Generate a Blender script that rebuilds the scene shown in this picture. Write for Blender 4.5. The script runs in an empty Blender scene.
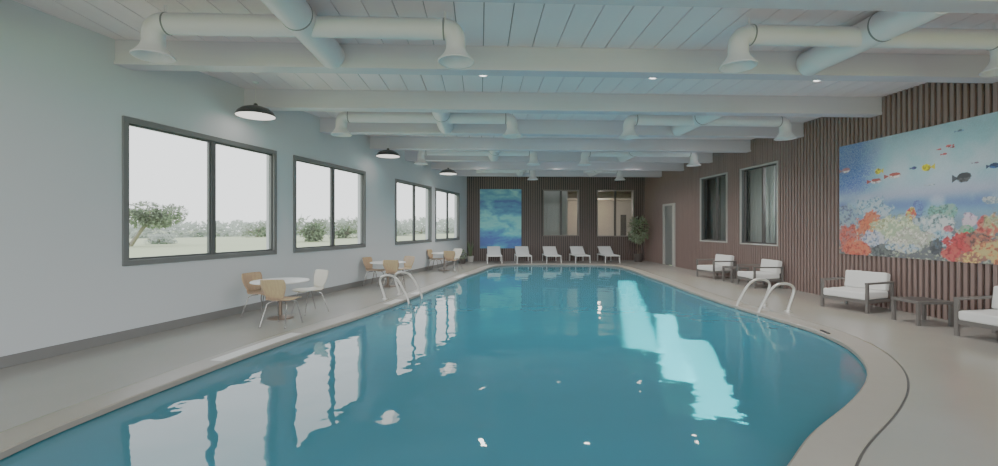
import bpy, bmesh, math, random
import numpy as np
from mathutils import Vector, Matrix
from mathutils.geometry import tessellate_polygon

random.seed(4)
rng = np.random.default_rng(7)
PI = math.pi
scene = bpy.context.scene
COL = scene.collection

# ------------------------------------------------------------------ materials
def srgb(r, g, b):
    def f(c):
        c /= 255.0
        return c / 12.92 if c <= 0.04045 else ((c + 0.055) / 1.055) ** 2.4
    return (f(r), f(g), f(b), 1.0)

def newmat(name):
    m = bpy.data.materials.new(name)
    m.use_nodes = True
    nt = m.node_tree
    nt.nodes.clear()
    out = nt.nodes.new('ShaderNodeOutputMaterial')
    return m, nt, out

def pmat(name, col, rough=0.6, metal=0.0, var=0.06, scale=6.0, bump=0.0, bscale=40.0, stretch=None, spec=0.5):
    """Principled surface whose colour drifts a little with object-space noise, plus optional fine bump."""
    m, nt, out = newmat(name)
    N, L = nt.nodes, nt.links
    p = N.new('ShaderNodeBsdfPrincipled')
    p.inputs['Roughness'].default_value = rough
    p.inputs['Metallic'].default_value = metal
    p.inputs['Specular IOR Level'].default_value = spec
    tc = N.new('ShaderNodeTexCoord')
    mp = N.new('ShaderNodeMapping')
    L.new(tc.outputs['Object'], mp.inputs['Vector'])
    if stretch: mp.inputs['Scale'].default_value = stretch
    nz = N.new('ShaderNodeTexNoise')
    nz.inputs['Scale'].default_value = scale
    nz.inputs['Detail'].default_value = 3
    L.new(mp.outputs['Vector'], nz.inputs['Vector'])
    mx = N.new('ShaderNodeMix'); mx.data_type = 'RGBA'
    a = [max(0, c * (1 - var)) for c in col[:3]] + [1]
    b = [min(1, c * (1 + var)) for c in col[:3]] + [1]
    mx.inputs[6].default_value = a; mx.inputs[7].default_value = b
    L.new(nz.outputs['Fac'], mx.inputs[0])
    L.new(mx.outputs[2], p.inputs['Base Color'])
    if bump > 0:
        n2 = N.new('ShaderNodeTexNoise'); n2.inputs['Scale'].default_value = bscale
        n2.inputs['Detail'].default_value = 2
        L.new(mp.outputs['Vector'], n2.inputs['Vector'])
        bp = N.new('ShaderNodeBump'); bp.inputs['Strength'].default_value = bump
        bp.inputs['Distance'].default_value = 0.01
        L.new(n2.outputs['Fac'], bp.inputs['Height'])
        L.new(bp.outputs['Normal'], p.inputs['Normal'])
    L.new(p.outputs[0], out.inputs[0])
    return m

def folmat(name, col):
    m, nt, out = newmat(name)
    N, L = nt.nodes, nt.links
    d = N.new('ShaderNodeBsdfDiffuse'); t = N.new('ShaderNodeBsdfTranslucent'); x = N.new('ShaderNodeMixShader')
    tc = N.new('ShaderNodeTexCoord'); nz = N.new('ShaderNodeTexNoise'); nz.inputs['Scale'].default_value = .6
    mx = N.new('ShaderNodeMix'); mx.data_type = 'RGBA'
    mx.inputs[6].default_value = [c * .85 for c in col[:3]] + [1]; mx.inputs[7].default_value = [min(1, c * 1.15) for c in col[:3]] + [1]
    L.new(tc.outputs['Object'], nz.inputs['Vector']); L.new(nz.outputs['Fac'], mx.inputs[0])
    L.new(mx.outputs[2], d.inputs[0]); L.new(mx.outputs[2], t.inputs[0])
    x.inputs[0].default_value = .45
    L.new(d.outputs[0], x.inputs[1]); L.new(t.outputs[0], x.inputs[2]); L.new(x.outputs[0], out.inputs[0])
    return m

def emat(name, col, strength):
    m, nt, out = newmat(name)
    e = nt.nodes.new('ShaderNodeEmission')
    e.inputs[0].default_value = col; e.inputs[1].default_value = strength
    nt.links.new(e.outputs[0], out.inputs[0])
    return m

def glassmat(name, tint=(1, 1, 1, 1), ior=1.45, rough=0.0, boost=1.0):
    m, nt, out = newmat(name)
    N, L = nt.nodes, nt.links
    t = N.new('ShaderNodeBsdfTransparent'); t.inputs[0].default_value = tint
    g = N.new('ShaderNodeBsdfGlossy'); g.inputs['Roughness'].default_value = rough
    fr = N.new('ShaderNodeFresnel'); fr.inputs['IOR'].default_value = ior
    mu = N.new('ShaderNodeMath'); mu.operation = 'MULTIPLY'; mu.use_clamp = True
    mu.inputs[1].default_value = boost
    L.new(fr.outputs[0], mu.inputs[0])
    mx = N.new('ShaderNodeMixShader')
    L.new(mu.outputs[0], mx.inputs[0]); L.new(t.outputs[0], mx.inputs[1]); L.new(g.outputs[0], mx.inputs[2])
    L.new(mx.outputs[0], out.inputs[0])
    return m

def vcolmat(name, rough=0.45):
    m, nt, out = newmat(name)
    p = nt.nodes.new('ShaderNodeBsdfPrincipled'); p.inputs['Roughness'].default_value = rough
    at = nt.nodes.new('ShaderNodeVertexColor'); at.layer_name = 'paint'
    nt.links.new(at.outputs[0], p.inputs['Base Color'])
    nt.links.new(p.outputs[0], out.inputs[0])
    return m

def watermat():
    m, nt, out = newmat('pool water')
    N, L = nt.nodes, nt.links
    tc = N.new('ShaderNodeTexCoord')
    mp = N.new('ShaderNodeMapping'); mp.inputs['Scale'].default_value = (1.0, 1.0, 1.0)
    L.new(tc.outputs['Object'], mp.inputs['Vector'])
    n1 = N.new('ShaderNodeTexNoise'); n1.inputs['Scale'].default_value = 0.9; n1.inputs['Detail'].default_value = 1.0
    n2 = N.new('ShaderNodeTexNoise'); n2.inputs['Scale'].default_value = 3.2; n2.inputs['Detail'].default_value = 1.5
    L.new(mp.outputs[0], n1.inputs['Vector']); L.new(mp.outputs[0], n2.inputs['Vector'])
    mm = N.new('ShaderNodeMath'); mm.operation = 'MULTIPLY'; mm.inputs[1].default_value = 0.7
    L.new(n2.outputs['Fac'], mm.inputs[0])
    ad = N.new('ShaderNodeMath'); ad.operation = 'ADD'
    L.new(n1.outputs['Fac'], ad.inputs[0]); L.new(mm.outputs[0], ad.inputs[1])
    bp = N.new('ShaderNodeBump'); bp.inputs['Strength'].default_value = 1.0; bp.inputs['Distance'].default_value = WAVE
    L.new(ad.outputs[0], bp.inputs['Height'])
    fr = N.new('ShaderNodeFresnel'); fr.inputs['IOR'].default_value = 1.40
    L.new(bp.outputs[0], fr.inputs['Normal'])
    gl = N.new('ShaderNodeBsdfGlossy'); gl.inputs['Roughness'].default_value = 0.01
    L.new(bp.outputs[0], gl.inputs['Normal'])
    tr = N.new('ShaderNodeBsdfTransparent'); tr.inputs[0].default_value = (0.42, 0.86, 0.95, 1)
    df = N.new('ShaderNodeBsdfDiffuse'); df.inputs[0].default_value = (0.038, 0.215, 0.29, 1)
    b = N.new('ShaderNodeMixShader'); b.inputs[0].default_value = 0.92
    L.new(tr.outputs[0], b.inputs[1]); L.new(df.outputs[0], b.inputs[2])
    mx = N.new('ShaderNodeMixShader')
    L.new(fr.outputs[0], mx.inputs[0]); L.new(b.outputs[0], mx.inputs[1]); L.new(gl.outputs[0], mx.inputs[2])
    L.new(mx.outputs[0], out.inputs[0])
    return m
WAVE = 0.0062

M = dict(
    wall=pmat('painted wall', srgb(205, 210, 214), 0.7, var=0.015, scale=1.2),
    ceil=pmat('white painted boards', srgb(246, 230, 234), 0.55, var=0.03, scale=2, stretch=(3, .3, 1)),
    beam=pmat('white painted beam', srgb(212, 206, 216), 0.5, var=0.03, scale=3, stretch=(.2, 1, 8)),
    groove=pmat('board gap', srgb(120, 122, 122), 0.8),
    floor=pmat('polished concrete floor', srgb(153, 149, 142), 0.24, var=0.05, scale=1.6, bump=.02, bscale=8),
    coping=pmat('smooth pool coping', srgb(153, 146, 137), 0.38, var=0.05, scale=5),
    groovef=pmat('coping joint', srgb(95, 92, 90), 0.8),
    batten=pmat('brown timber batten', srgb(130, 105, 97), 0.5, var=0.25, scale=4, stretch=(14, 14, .5)),
    battenback=pmat('dark timber backing', srgb(44, 36, 34), 0.7),
    darkbatten=pmat('dark brown timber batten', srgb(98, 81, 75), 0.55, var=0.2, scale=4, stretch=(14, 14, .5)),
    base=pmat('grey baseboard', srgb(118, 117, 115), 0.6),
    frame=pmat('grey window frame', srgb(104, 107, 106), 0.45),
    framein=pmat('dark window sash', srgb(70, 73, 73), 0.45),
    framelt=pmat('pale window trim', srgb(176, 172, 166), 0.5),
    framebr=pmat('brown window trim', srgb(120, 111, 104), 0.5),
    mullion=pmat('dark mullion', srgb(64, 59, 56), 0.5),
    glass=glassmat('window glass', (.98, .99, .99, 1), 1.25),
    glass2=glassmat('interior window glass', (.9, .92, .92, 1), 1.22),
    duct=pmat('white painted duct', srgb(232, 226, 231), 0.4, var=0.02),
    collar=pmat('duct collar', srgb(110, 114, 114), 0.5),
    shade=pmat('dark lamp shade', srgb(44, 42, 40), 0.4),
    lampin=emat('lamp glow', (1, .95, .88, 1), 1.7),
    spot=emat('downlight glow', (1, .98, .95, 1), 9.0),
    steel=pmat('satin steel', srgb(200, 197, 190), 0.3, metal=0.6),
    chrome=pmat('chrome legs', srgb(165, 162, 158), 0.25, metal=0.85),
    bronze=pmat('bronze table foot', srgb(122, 102, 86), 0.35, metal=0.6),
    white=pmat('white laminate', srgb(232, 231, 226), 0.35, var=0.01),
    cream=pmat('cream moulded shell', srgb(226, 219, 202), 0.4, var=0.02),
    ply=pmat('oak plywood', srgb(186, 156, 127), 0.45, var=0.28, scale=3, stretch=(14, 14, .6)),
    plypink=pmat('pale beech plywood', srgb(203, 172, 146), 0.45, var=0.12, scale=3, stretch=(14, 14, .6)),
    cushion=pmat('white seat cushion', srgb(232, 230, 226), 0.85, var=0.02, bump=.1, bscale=60),
    afarme=pmat('grey metal chair frame', srgb(96, 90, 85), 0.45),
    tabletop=pmat('dark grey table top', srgb(62, 57, 54), 0.4),
    lounger=pmat('white sling fabric', srgb(226, 226, 226), 0.7, var=0.01, bump=.1, bscale=120),
    lframe=pmat('white lounger frame', srgb(222, 222, 220), 0.4),
    leaf=pmat('green leaves', srgb(122, 136, 104), 0.45, var=0.6, scale=9),
    leafd=pmat('sansevieria leaves', srgb(84, 98, 66), 0.5, var=0.4, scale=12),
    bark=pmat('tree bark', srgb(94, 80, 68), 0.8, var=.2, scale=20),
    pot=pmat('dark planter', srgb(62, 55, 52), 0.6),
    potw=pmat('white planter', srgb(205, 202, 196), 0.5),
    soil=pmat('potting soil', srgb(58, 48, 40), 0.9),
    basin=pmat('blue pool plaster', (0.05, 0.38, 0.56, 1), 0.6, var=0.08, scale=.6),
    tileband=pmat('pale waterline tile', srgb(140, 160, 158), 0.35, var=.1, scale=20),
    black=pmat('black plastic', srgb(36, 36, 38), 0.5),
    beige=pmat('beige plaster', srgb(186, 176, 164), 0.8),
    greyroom=pmat('grey plaster', srgb(120, 122, 120), 0.8),
    curtain=folmat('grey curtain', srgb(196, 199, 194)),
    curtainlt=folmat('light grey curtain', srgb(220, 224, 220)),
    curtaindk=folmat('mid grey curtain', srgb(160, 161, 156)),
    curtaindk2=folmat('dark grey curtain', srgb(120, 119, 114)),
    bluec=pmat('blue grey panel', srgb(104, 128, 134), 0.8),
    doorm=pmat('grey door leaf', srgb(104, 108, 106), 0.5),
    field=pmat('pale dry grass', srgb(160, 168, 128), 0.95, var=.14, scale=.15),
    hazy=folmat('hazy tree foliage', srgb(128, 137, 118)),  # distance haze is put into the foliage colour
    hazier=folmat('pale distant foliage', srgb(172, 180, 170)),  # paler still, thicker haze put into the colour
    trunk=pmat('pale trunk', srgb(118, 112, 100), 0.9),
)
M['water'] = watermat()
M['vcol'] = vcolmat('printed picture')

# ------------------------------------------------------------------ mesh helpers
class MB:
    def __init__(s): s.v = []; s.f = []; s.mi = []; s.sm = []
    def add(s, vs, fs, mi=0, smooth=False):
        b = len(s.v); s.v += [tuple(v) for v in vs]
        for f in fs:
            s.f.append(tuple(b + i for i in f)); s.mi.append(mi); s.sm.append(smooth)
    def box(s, x0, x1, y0, y1, z0, z1, mi=0, mat=None):
        vs = [Vector((x, y, z)) for z in (z0, z1) for (x, y) in ((x0, y0), (x1, y0), (x1, y1), (x0, y1))]
        if mat is not None: vs = [mat @ v for v in vs]
        s.add(vs, [(3, 2, 1, 0), (4, 5, 6, 7), (0, 1, 5, 4), (1, 2, 6, 5), (2, 3, 7, 6), (3, 0, 4, 7)], mi)
    def tube(s, pts, r, n=10, mi=0, cap=True, radii=None):
        pts = [Vector(p) for p in pts]
        ring = []; up = Vector((0, 0, 1))
        T = []
        for i in range(len(pts)):
            t = (pts[min(i + 1, len(pts) - 1)] - pts[max(i - 1, 0)]).normalized(); T.append(t)
        ref = up if abs(T[0].dot(up)) < .9 else Vector((1, 0, 0))
        u = (ref - T[0] * ref.dot(T[0])).normalized()
        vs = []
        for i, p in enumerate(pts):
            u = (u - T[i] * u.dot(T[i])).normalized(); w = T[i].cross(u)
            rr = radii[i] if radii else r
            for k in range(n):
                a = 2 * PI * k / n
                vs.append(p + (u * math.cos(a) + w * math.sin(a)) * rr)
        fs = []
        for i in range(len(pts) - 1):
            for k in range(n):
                k2 = (k + 1) % n
                fs.append((i * n + k, i * n + k2, (i + 1) * n + k2, (i + 1) * n + k))
        s.add(vs, fs, mi, True)
        if cap:
            s.add(vs[:n], [tuple(range(n))[::-1]], mi)
            s.add(vs[-n:], [tuple(range(n))], mi)
    def lathe(s, prof, n=32, mi=0, c=(0, 0, 0), mat=None):
        vs = []
        for (r, z) in prof:
            for k in range(n):
                a = 2 * PI * k / n
                v = Vector((c[0] + r * math.cos(a), c[1] + r * math.sin(a), c[2] + z))
                vs.append(mat @ v if mat is not None else v)
        fs = []
        for i in range(len(prof) - 1):
            for k in range(n):
                k2 = (k + 1) % n
                fs.append((i * n + k, i * n + k2, (i + 1) * n + k2, (i + 1) * n + k))
        s.add(vs, fs, mi, True)
    def poly(s, loops, z, mi=0, flip=False):
        L3 = [[Vector((p[0], p[1], 0)) for p in lp] for lp in loops]
        flat = [p for lp in L3 for p in lp]
        tris = tessellate_polygon(L3)
        fs = []
        for t in tris:
            a, b, c = (flat[i] for i in t)
            n = (b - a).cross(c - a).z
            fs.append(t if (n > 0) != flip else t[::-1])
        s.add([(p.x, p.y, z) for p in flat], fs, mi)
    def build(s, name, mats, parent=None, bevel=0, loc=None, rz=0, solid=0, sub=0):
        me = bpy.data.meshes.new(name)
        me.from_pydata(s.v, [], s.f)
        for m in (mats if isinstance(mats, (list, tuple)) else [mats]): me.materials.append(m)
        me.polygons.foreach_set('material_index', s.mi)
        me.polygons.foreach_set('use_smooth', s.sm)
        me.update()
        o = bpy.data.objects.new(name, me); COL.objects.link(o)
        if parent is not None: o.parent = parent
        if loc: o.location = loc
        o.rotation_euler.z = rz
        if solid:
            d = o.modifiers.new('thick', 'SOLIDIFY'); d.thickness = solid; d.offset = 0
        if bevel:
            d = o.modifiers.new('edge', 'BEVEL'); d.width = bevel; d.segments = 2; d.limit_method = 'ANGLE'
        if sub:
            d = o.modifiers.new('smooth', 'SUBSURF'); d.levels = sub; d.render_levels = sub
        return o

def tag(o, label=None, cat=None, group=None, kind=None):
    if label: o['label'] = label
    if cat: o['category'] = cat
    if group: o['group'] = group
    if kind: o['kind'] = kind
    return o
def empty(name, loc, rz=0):
    o = bpy.data.objects.new(name, None); COL.objects.link(o)
    o.location = loc; o.rotation_euler.z = rz; o.empty_display_size = .2
    return o
def thing(name, label, cat, loc, rz=0, group=None):
    return tag(empty(name, loc, rz), label, cat, group)
def struct(o): return tag(o, kind='structure')
def dup(root, loc, rz, label, mats=None):
    """A copy of a thing with copies of its parts and sub-parts; mats: {part name: material} gives a copy its own finish."""
    r = root.copy(); COL.objects.link(r); r.location = loc; r.rotation_euler.z = rz
    r['label'] = label
    for ch in list(root.children):
        c = ch.copy(); COL.objects.link(c); c.parent = r
        key = ch.name.split('.')[0]
        if mats and key in mats:
            c.data = ch.data.copy(); c.data.materials[0] = mats[key]
        for g in list(ch.children):
            d = g.copy(); COL.objects.link(d); d.parent = c
    return r

# ------------------------------------------------------------------ room dimensions (metres)
YB, XR, CEIL, Y0 = 20.0, 7.6, 3.98, -1.6
LA = Vector((-5.12, 4.92, 0)); LD = Vector((4.45, 14.87, 0)).normalized()   # left wall line, runs at an angle
LN = Vector((LD.y, -LD.x, 0))                                               # into the room
def lx(y): return LA.x + (y - LA.y) * LD.x / LD.y
LROT = math.atan2(LD.y, LD.x)
def lpt(y, off=0.0, z=0.0):
    return Vector((lx(y), y, z)) + LN * off
def lmat(y):   # local frame on the left wall: x along the wall (away), y out of the room, z up
    return Matrix.Translation(Vector((lx(y), y, 0))) @ Matrix.Rotation(LROT, 4, 'Z')
SL = 1 / LD.y  # wall length per metre of Y

# ------------------------------------------------------------------ pool outline
inner_pts = [(1.1, 2.05), (-.6, 1.5), (-2.2, 1.7), (-3.0, 2.5), (-3.1, 3.2), (-3.02, 3.85), (-2.88, 4.5), (-2.72, 5.2), (-2.4, 6.34), (-2.02, 7.4), (-1.62, 8.7),
    (-1.34, 9.8), (-1.06, 11.0), (-.66, 12.5), (-.33, 13.92), (0.0, 15.4), (.32, 16.7), (.62, 17.5), (1.05, 18.0), (1.7, 18.2), (2.6, 18.25), (3.6, 18.2), (4.5, 18.05), (5.1, 17.75),
    (5.4, 17.2), (5.45, 16.2), (5.4, 15.1), (5.28, 13.8), (5.2, 12.4), (5.06, 11.0), (4.97, 9.8), (4.92, 8.8), (4.92, 7.8), (4.94, 7.0), (4.93, 6.4), (4.86, 5.95), (4.66, 5.36),
    (4.28, 4.72), (3.8, 4.18), (3.2, 3.68), (2.42, 3.12), (1.84, 2.62)]
def smooth_closed(p, k=6):
    out = []; n = len(p)
    for i in range(n):
        p0, p1, p2, p3 = (Vector(p[(i + j) % n]) for j in (-1, 0, 1, 2))
        for s in range(k):
            t = s / k
            q = .5 * ((2 * p1) + (p2 - p0) * t + (2 * p0 - 5 * p1 + 4 * p2 - p3) * t * t + (3 * p1 - p0 - 3 * p2 + p3) * t ** 3)
            out.append((q.x, q.y))
    return out
inner_pts = [(x - .1 if x < 0 and 2.2 < y < 15 else x, y) for x, y in inner_pts]
INNER = smooth_closed(inner_pts)
def offset(lp, d):
    n = len(lp); out = []
    area = sum(lp[i][0] * lp[(i + 1) % n][1] - lp[(i + 1) % n][0] * lp[i][1] for i in range(n))
    sg = 1 if area > 0 else -1
    for i in range(n):
        a = Vector(lp[i - 2]); b = Vector(lp[(i + 2) % n]); t = (b - a).normalized()
        out.append((lp[i][0] + sg * t.y * d, lp[i][1] - sg * t.x * d))
    return out
CW = .30
OUT1 = offset(INNER, CW); OUT2 = offset(INNER, CW + .018)

# floor with the pool cut out
fl = MB()
room = [(lx(Y0) - .05, Y0), (XR + .05, Y0), (XR + .05, YB + .05), (lx(YB) - .05, YB + .05)]
fl.poly([room, OUT2], 0.0)
struct(fl.build('floor', M['floor']))
jn = MB(); jn.poly([OUT2, OUT1], -.006); struct(jn.build('trim_1', M['groovef']))
cp = MB()
n = len(INNER)
rings = [(OUT1, -.012), (OUT1, .004), (offset(INNER, .015), .004), (INNER, -.006), (INNER, -.05), (offset(INNER, .04), -.05)]
vs = [(p[0], p[1], z) for lp, z in rings for p in lp]
area = sum(INNER[i][0] * INNER[(i + 1) % n][1] - INNER[(i + 1) % n][0] * INNER[i][1] for i in range(n))
fs = []
for r in range(len(rings) - 1):
    for i in range(n):
        j = (i + 1) % n; q = (r * n + i, r * n + j, (r + 1) * n + j, (r + 1) * n + i)
        fs.append(q if area > 0 else q[::-1])
cp.add(vs, fs, 0, False)
struct(cp.build('trim_2', M['coping']))
BW = offset(INNER, .03)
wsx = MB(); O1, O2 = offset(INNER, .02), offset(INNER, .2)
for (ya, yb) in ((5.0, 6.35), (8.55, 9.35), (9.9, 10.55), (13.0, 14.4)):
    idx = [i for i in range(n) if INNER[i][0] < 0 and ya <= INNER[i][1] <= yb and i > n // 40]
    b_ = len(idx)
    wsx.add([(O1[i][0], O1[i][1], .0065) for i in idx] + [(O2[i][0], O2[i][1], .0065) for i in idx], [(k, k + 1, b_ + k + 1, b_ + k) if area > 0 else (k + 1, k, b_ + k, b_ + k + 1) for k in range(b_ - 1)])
struct(wsx.build('white_strips', M['white']))  # four thin white strips laid on the coping, window side
pb = MB()
for (z0, z1, mi) in ((-.05, -.28, 1), (-.28, -1.35, 0)):
    vs = [(p[0], p[1], z0) for p in BW] + [(p[0], p[1], z1) for p in BW]
    pb.add(vs, [(i, n + i, n + (i + 1) % n, (i + 1) % n) for i in range(n)], mi, True)
pb.poly([BW], -1.35, 0)
struct(pb.build('pool_basin_floor', [M['basin'], M['tileband']]))
wt = MB(); wt.poly([offset(INNER, .028)], -.06)
struct(wt.build('pool_water', M['water']))

# ------------------------------------------------------------------ left wall, with four window openings
LW = [(6.08, 8.75), (9.21, 11.83), (13.44, 16.09), (16.45, 19.02)]
WZ0, WZ1 = .99, 3.0
wl = MB(); m0 = lmat(0)
def seg(a, b, z0, z1): wl.box(a * SL, b * SL, 0, .22, z0, z1, 0, m0)
ys = [Y0] + [y for w in LW for y in w] + [YB + .25]
for i in range(0, len(ys), 2): seg(ys[i], ys[i + 1], -.05, CEIL + .1)
for a, b in LW: seg(a, b, -.05, WZ0); seg(a, b, WZ1, CEIL + .1)
struct(wl.build('wall_left', M['wall']))
bb = MB(); bb.box(Y0 * SL, (YB - .03) * SL, -.02, 0, 0, .125, 0, m0)
struct(bb.build('baseboard_left', M['base'], bevel=.004))
for i, (a, b) in enumerate(LW):
    w = empty('window_%d' % (i + 1), lpt(a), LROT); struct(w)
    Lw = (b - a) * SL; fw = .075
    f = MB()
    f.box(0, Lw, -.03, .1, WZ0, WZ0 + fw); f.box(0, Lw, -.03, .1, WZ1 - fw, WZ1)
    f.box(0, fw, -.03, .1, WZ0 + fw, WZ1 - fw); f.box(Lw - fw, Lw, -.03, .1, WZ0 + fw, WZ1 - fw)
    f.build('window_frame', M['frame'], w, bevel=.005)
    s = MB(); c = .03
    for (p, q) in ((fw, Lw / 2 - .035), (Lw / 2 + .035, Lw - fw)):
        s.box(p, q, .01, .06, WZ0 + fw, WZ0 + fw + c); s.box(p, q, .01, .06, WZ1 - fw - c, WZ1 - fw)
        s.box(p, p + c, .01, .06, WZ0 + fw + c, WZ1 - fw - c); s.box(q - c, q, .01, .06, WZ0 + fw + c, WZ1 - fw - c)
    s.box(Lw / 2 - .035, Lw / 2 + .035, -.01, .07, WZ0 + fw, WZ1 - fw)
    s.build('window_sash', M['framein'], w, bevel=.003)
    g = MB(); g.add([(fw, .035, WZ0 + fw), (Lw - fw, .035, WZ0 + fw), (Lw - fw, .035, WZ1 - fw), (fw, .035, WZ1 - fw)], [(0, 1, 2, 3)])
    g.build('window_pane', M['glass'], w)

# ------------------------------------------------------------------ right wall and back wall in vertical timber battens
def batten_wall(name, length, height, holes, place, mb_mat, pitch=.1, bw=.052, dep=.04, thick=.2):
    """local x along the wall, y into the wall (face at 0), z up; holes = (x0, x1, z0, z1)"""
    o = MB()
    xs = sorted({0, length} | {h[0] for h in holes} | {h[1] for h in holes})
    for a, b in zip(xs, xs[1:]):
        hs = sorted([(h[2], h[3]) for h in holes if h[0] < (a + b) / 2 < h[1]])
        z = -.05
        for (p, q) in hs:
            if p > z: o.box(a, b, dep, dep + thick, z, p, 1, place)
            z = q
        o.box(a, b, dep, dep + thick, z, height + .1, 1, place)
    x = pitch / 2
    while x + bw < length:
        hs = sorted([(h[2], h[3]) for h in holes if h[0] < x + bw and h[1] > x])
        z = 0
        for (p, q) in hs:
            if p > z: o.box(x, x + bw, 0, dep + .005, z, p, 0, place)
            z = q
        o.box(x, x + bw, 0, dep + .005, z, height, 0, place)
        x += pitch
    return struct(o.build(name, [mb_mat, M['battenback']]))
RP = Matrix.Translation((XR, Y0, 0)) @ Matrix(((0, 1, 0, 0), (1, 0, 0, 0), (0, 0, 1, 0), (0, 0, 0, 1)))
RWIN = [(13.24, 14.9, 1.04, 3.22), (10.91, 12.56, 1.03, 3.22)]
RDOOR = (16.85, 17.98, -.05, 2.48)
batten_wall('wall_right', YB + .25 - Y0, CEIL, [(a - Y0, b - Y0, c, d) for a, b, c, d in RWIN + [RDOOR]], RP, M['batten'])
BX0 = lx(YB) - .1
BP = Matrix.Translation((BX0, YB, 0))
BWIN = [(2.88, 4.54, 1.13, 3.25), (5.36, 7.1, 1.1, 3.25)]
batten_wall('wall_back', XR + .25 - BX0, CEIL, [(a - BX0, b - BX0, c, d) for a, b, c, d in BWIN], BP, M['darkbatten'])

# right wall windows, recessed
for i, (a, b, z0, z1) in enumerate(RWIN):
    w = struct(empty('window_%d' % (5 + i), (XR, a, 0)))
    L_ = b - a; t = .04
    f = MB()
    f.box(-.012, .03, 0, L_, z0, z0 + t); f.box(-.012, .03, 0, L_, z1 - t, z1)
    f.box(-.012, .03, 0, t, z0 + t, z1 - t); f.box(-.012, .03, L_ - t, L_, z0 + t, z1 - t)
    f.build('window_frame', M['framelt'], w, bevel=.004)
    f = MB()
    f.box(.03, .23, 0, L_, z0, z0 + t - .004); f.box(.03, .23, 0, L_, z1 - t + .004, z1)
    f.box(.03, .23, 0, t - .004, z0 + t, z1 - t); f.box(.03, .23, L_ - t + .004, L_, z0 + t, z1 - t)
    f.build('window_reveal', M['framein'], w)
    s = MB()
    s.box(.1, .14, t, L_ - t, z0 + t, z0 + t + .035); s.box(.1, .14, t, L_ - t, z1 - t - .035, z1 - t)
    s.box(.1, .14, L_ - t - .05, L_ - t, z0 + t, z1 - t)
    s.box(.09, .15, L_ * .46 - .035, L_ * .46 + .035, z0 + t, z1 - t)
    s.build('window_sash', M['mullion'], w, bevel=.003)
    g = MB(); g.add([(.12, t, z0 + t), (.12, L_ - t, z0 + t), (.12, L_ - t, z1 - t), (.12, t, z1 - t)], [(3, 2, 1, 0)])
    g.build('window_pane', M['glass2'], w)
# back wall windows
for i, (a, b, z0, z1) in enumerate(BWIN):
    w = struct(empty('window_%d' % (7 + i), (a, YB, 0)))
    L_ = b - a; t = .05
    f = MB()
    f.box(0, L_, -.015, .2, z0, z0 + t); f.box(0, L_, -.015, .2, z1 - t, z1)
    f.box(0, t, -.015, .2, z0 + t, z1 - t); f.box(L_ - t, L_, -.015, .2, z0 + t, z1 - t)
    f.build('window_frame', M['framebr'], w, bevel=.004)
    s = MB(); s.box(L_ / 2 - .045, L_ / 2 + .045, .02, .1, z0 + t, z1 - t)
    s.build('window_sash', M['mullion'], w, bevel=.003)
    g = MB(); g.add([(t, .08, z0 + t), (L_ - t, .08, z0 + t), (L_ - t, .08, z1 - t), (t, .08, z1 - t)], [(0, 1, 2, 3)])
    g.build('window_pane', M['glass2'], w)
# door in the right wall
d = struct(empty('door_1', (XR, RDOOR[0], 0)))
DL = RDOOR[1] - RDOOR[0]; dz = RDOOR[3]
f = MB(); f.box(-.02, .2, 0, .22, 0, dz); f.box(-.02, .2, DL - .07, DL, 0, dz); f.box(-.02, .2, .22, DL - .07, dz - .08, dz)
f.build('door_frame', M['framelt'], d, bevel=.004)
f = MB(); f.box(.06, .11, .22, DL - .07, .01, dz - .08); f.build('door_leaf', M['doorm'], d, bevel=.003)
f = MB(); f.tube([(.06, .32, 1.02), (.0, .32, 1.02), (-.005, .34, 1.02), (-.005, .46, 1.02)], .011, 8); f.build('door_handle', M['chrome'], d)

# rooms seen through the inner windows
r1 = MB()   # room behind the back wall
r1.box(-.6, 9.4, 24.6, 24.7, 0, 3.5); r1.box(-.7, -.6, 20.5, 24.7, 0, 3.5); r1.box(9.4, 9.5, 20.5, 24.7, 0, 3.5)
r1.box(-.6, 9.4, 23.3, 24.6, 3.02, 3.1)
struct(r1.build('wall_lounge', M['beige']))
r1 = MB(); r1.box(-.7, 9.5, 20.44, 24.7, 3.5, 3.6); struct(r1.build('ceiling_lounge', M['beige']))
r1 = MB(); r1.box(-.7, 9.5, 20.44, 24.7, -.1, 0); struct(r1.build('floor_lounge', M['floor']))
dr = struct(empty('door_2', (7.95, 24.6, 0)))
r1 = MB(); r1.box(0, .32, -.03, 0, 0, 2.25); r1.build('door_leaf', M['mullion'], dr)
r2 = MB()   # room behind the right wall
r2.box(10.4, 10.5, 9.5, 16.5, 0, 3.5); r2.box(7.84, 10.5, 9.4, 9.5, 0, 3.5); r2.box(7.84, 10.5, 16.5, 16.6, 0, 3.5)
struct(r2.build('wall_office', M['greyroom']))
r2 = MB(); r2.box(7.84, 10.5, 9.4, 16.6, 3.5, 3.6); struct(r2.build('ceiling_office', M['greyroom']))
r2 = MB(); r2.box(7.84, 10.5, 9.4, 16.6, -.1, 0); struct(r2.build('floor_office', M['greyroom']))
def curtain(name, label, p0, p1, z0, z1, mat, amp=.03, folds=9):
    p0, p1 = Vector(p0), Vector(p1); dv = p1 - p0; nrm = Vector((-dv.y, dv.x)).normalized()
    K = folds * 8; vs = []
    for k in range(K + 1):
        q = p0 + dv * (k / K) + nrm * (amp * math.sin(k / 8 * 2 * PI))
        vs += [(q.x, q.y, z0), (q.x, q.y, z1)]
    c = MB(); c.add(vs, [(2 * k, 2 * k + 2, 2 * k + 3, 2 * k + 1) for k in range(K)], 0, True)
    return tag(c.build(name, mat, solid=.006), label, 'curtain')
curtain('curtain', 'pale grey curtain behind the nearer timber wall window, filling its left pane', (7.92, 12.86), (7.92, 11.98), .0, 3.35, M['curtain'], .012, 7)
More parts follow.
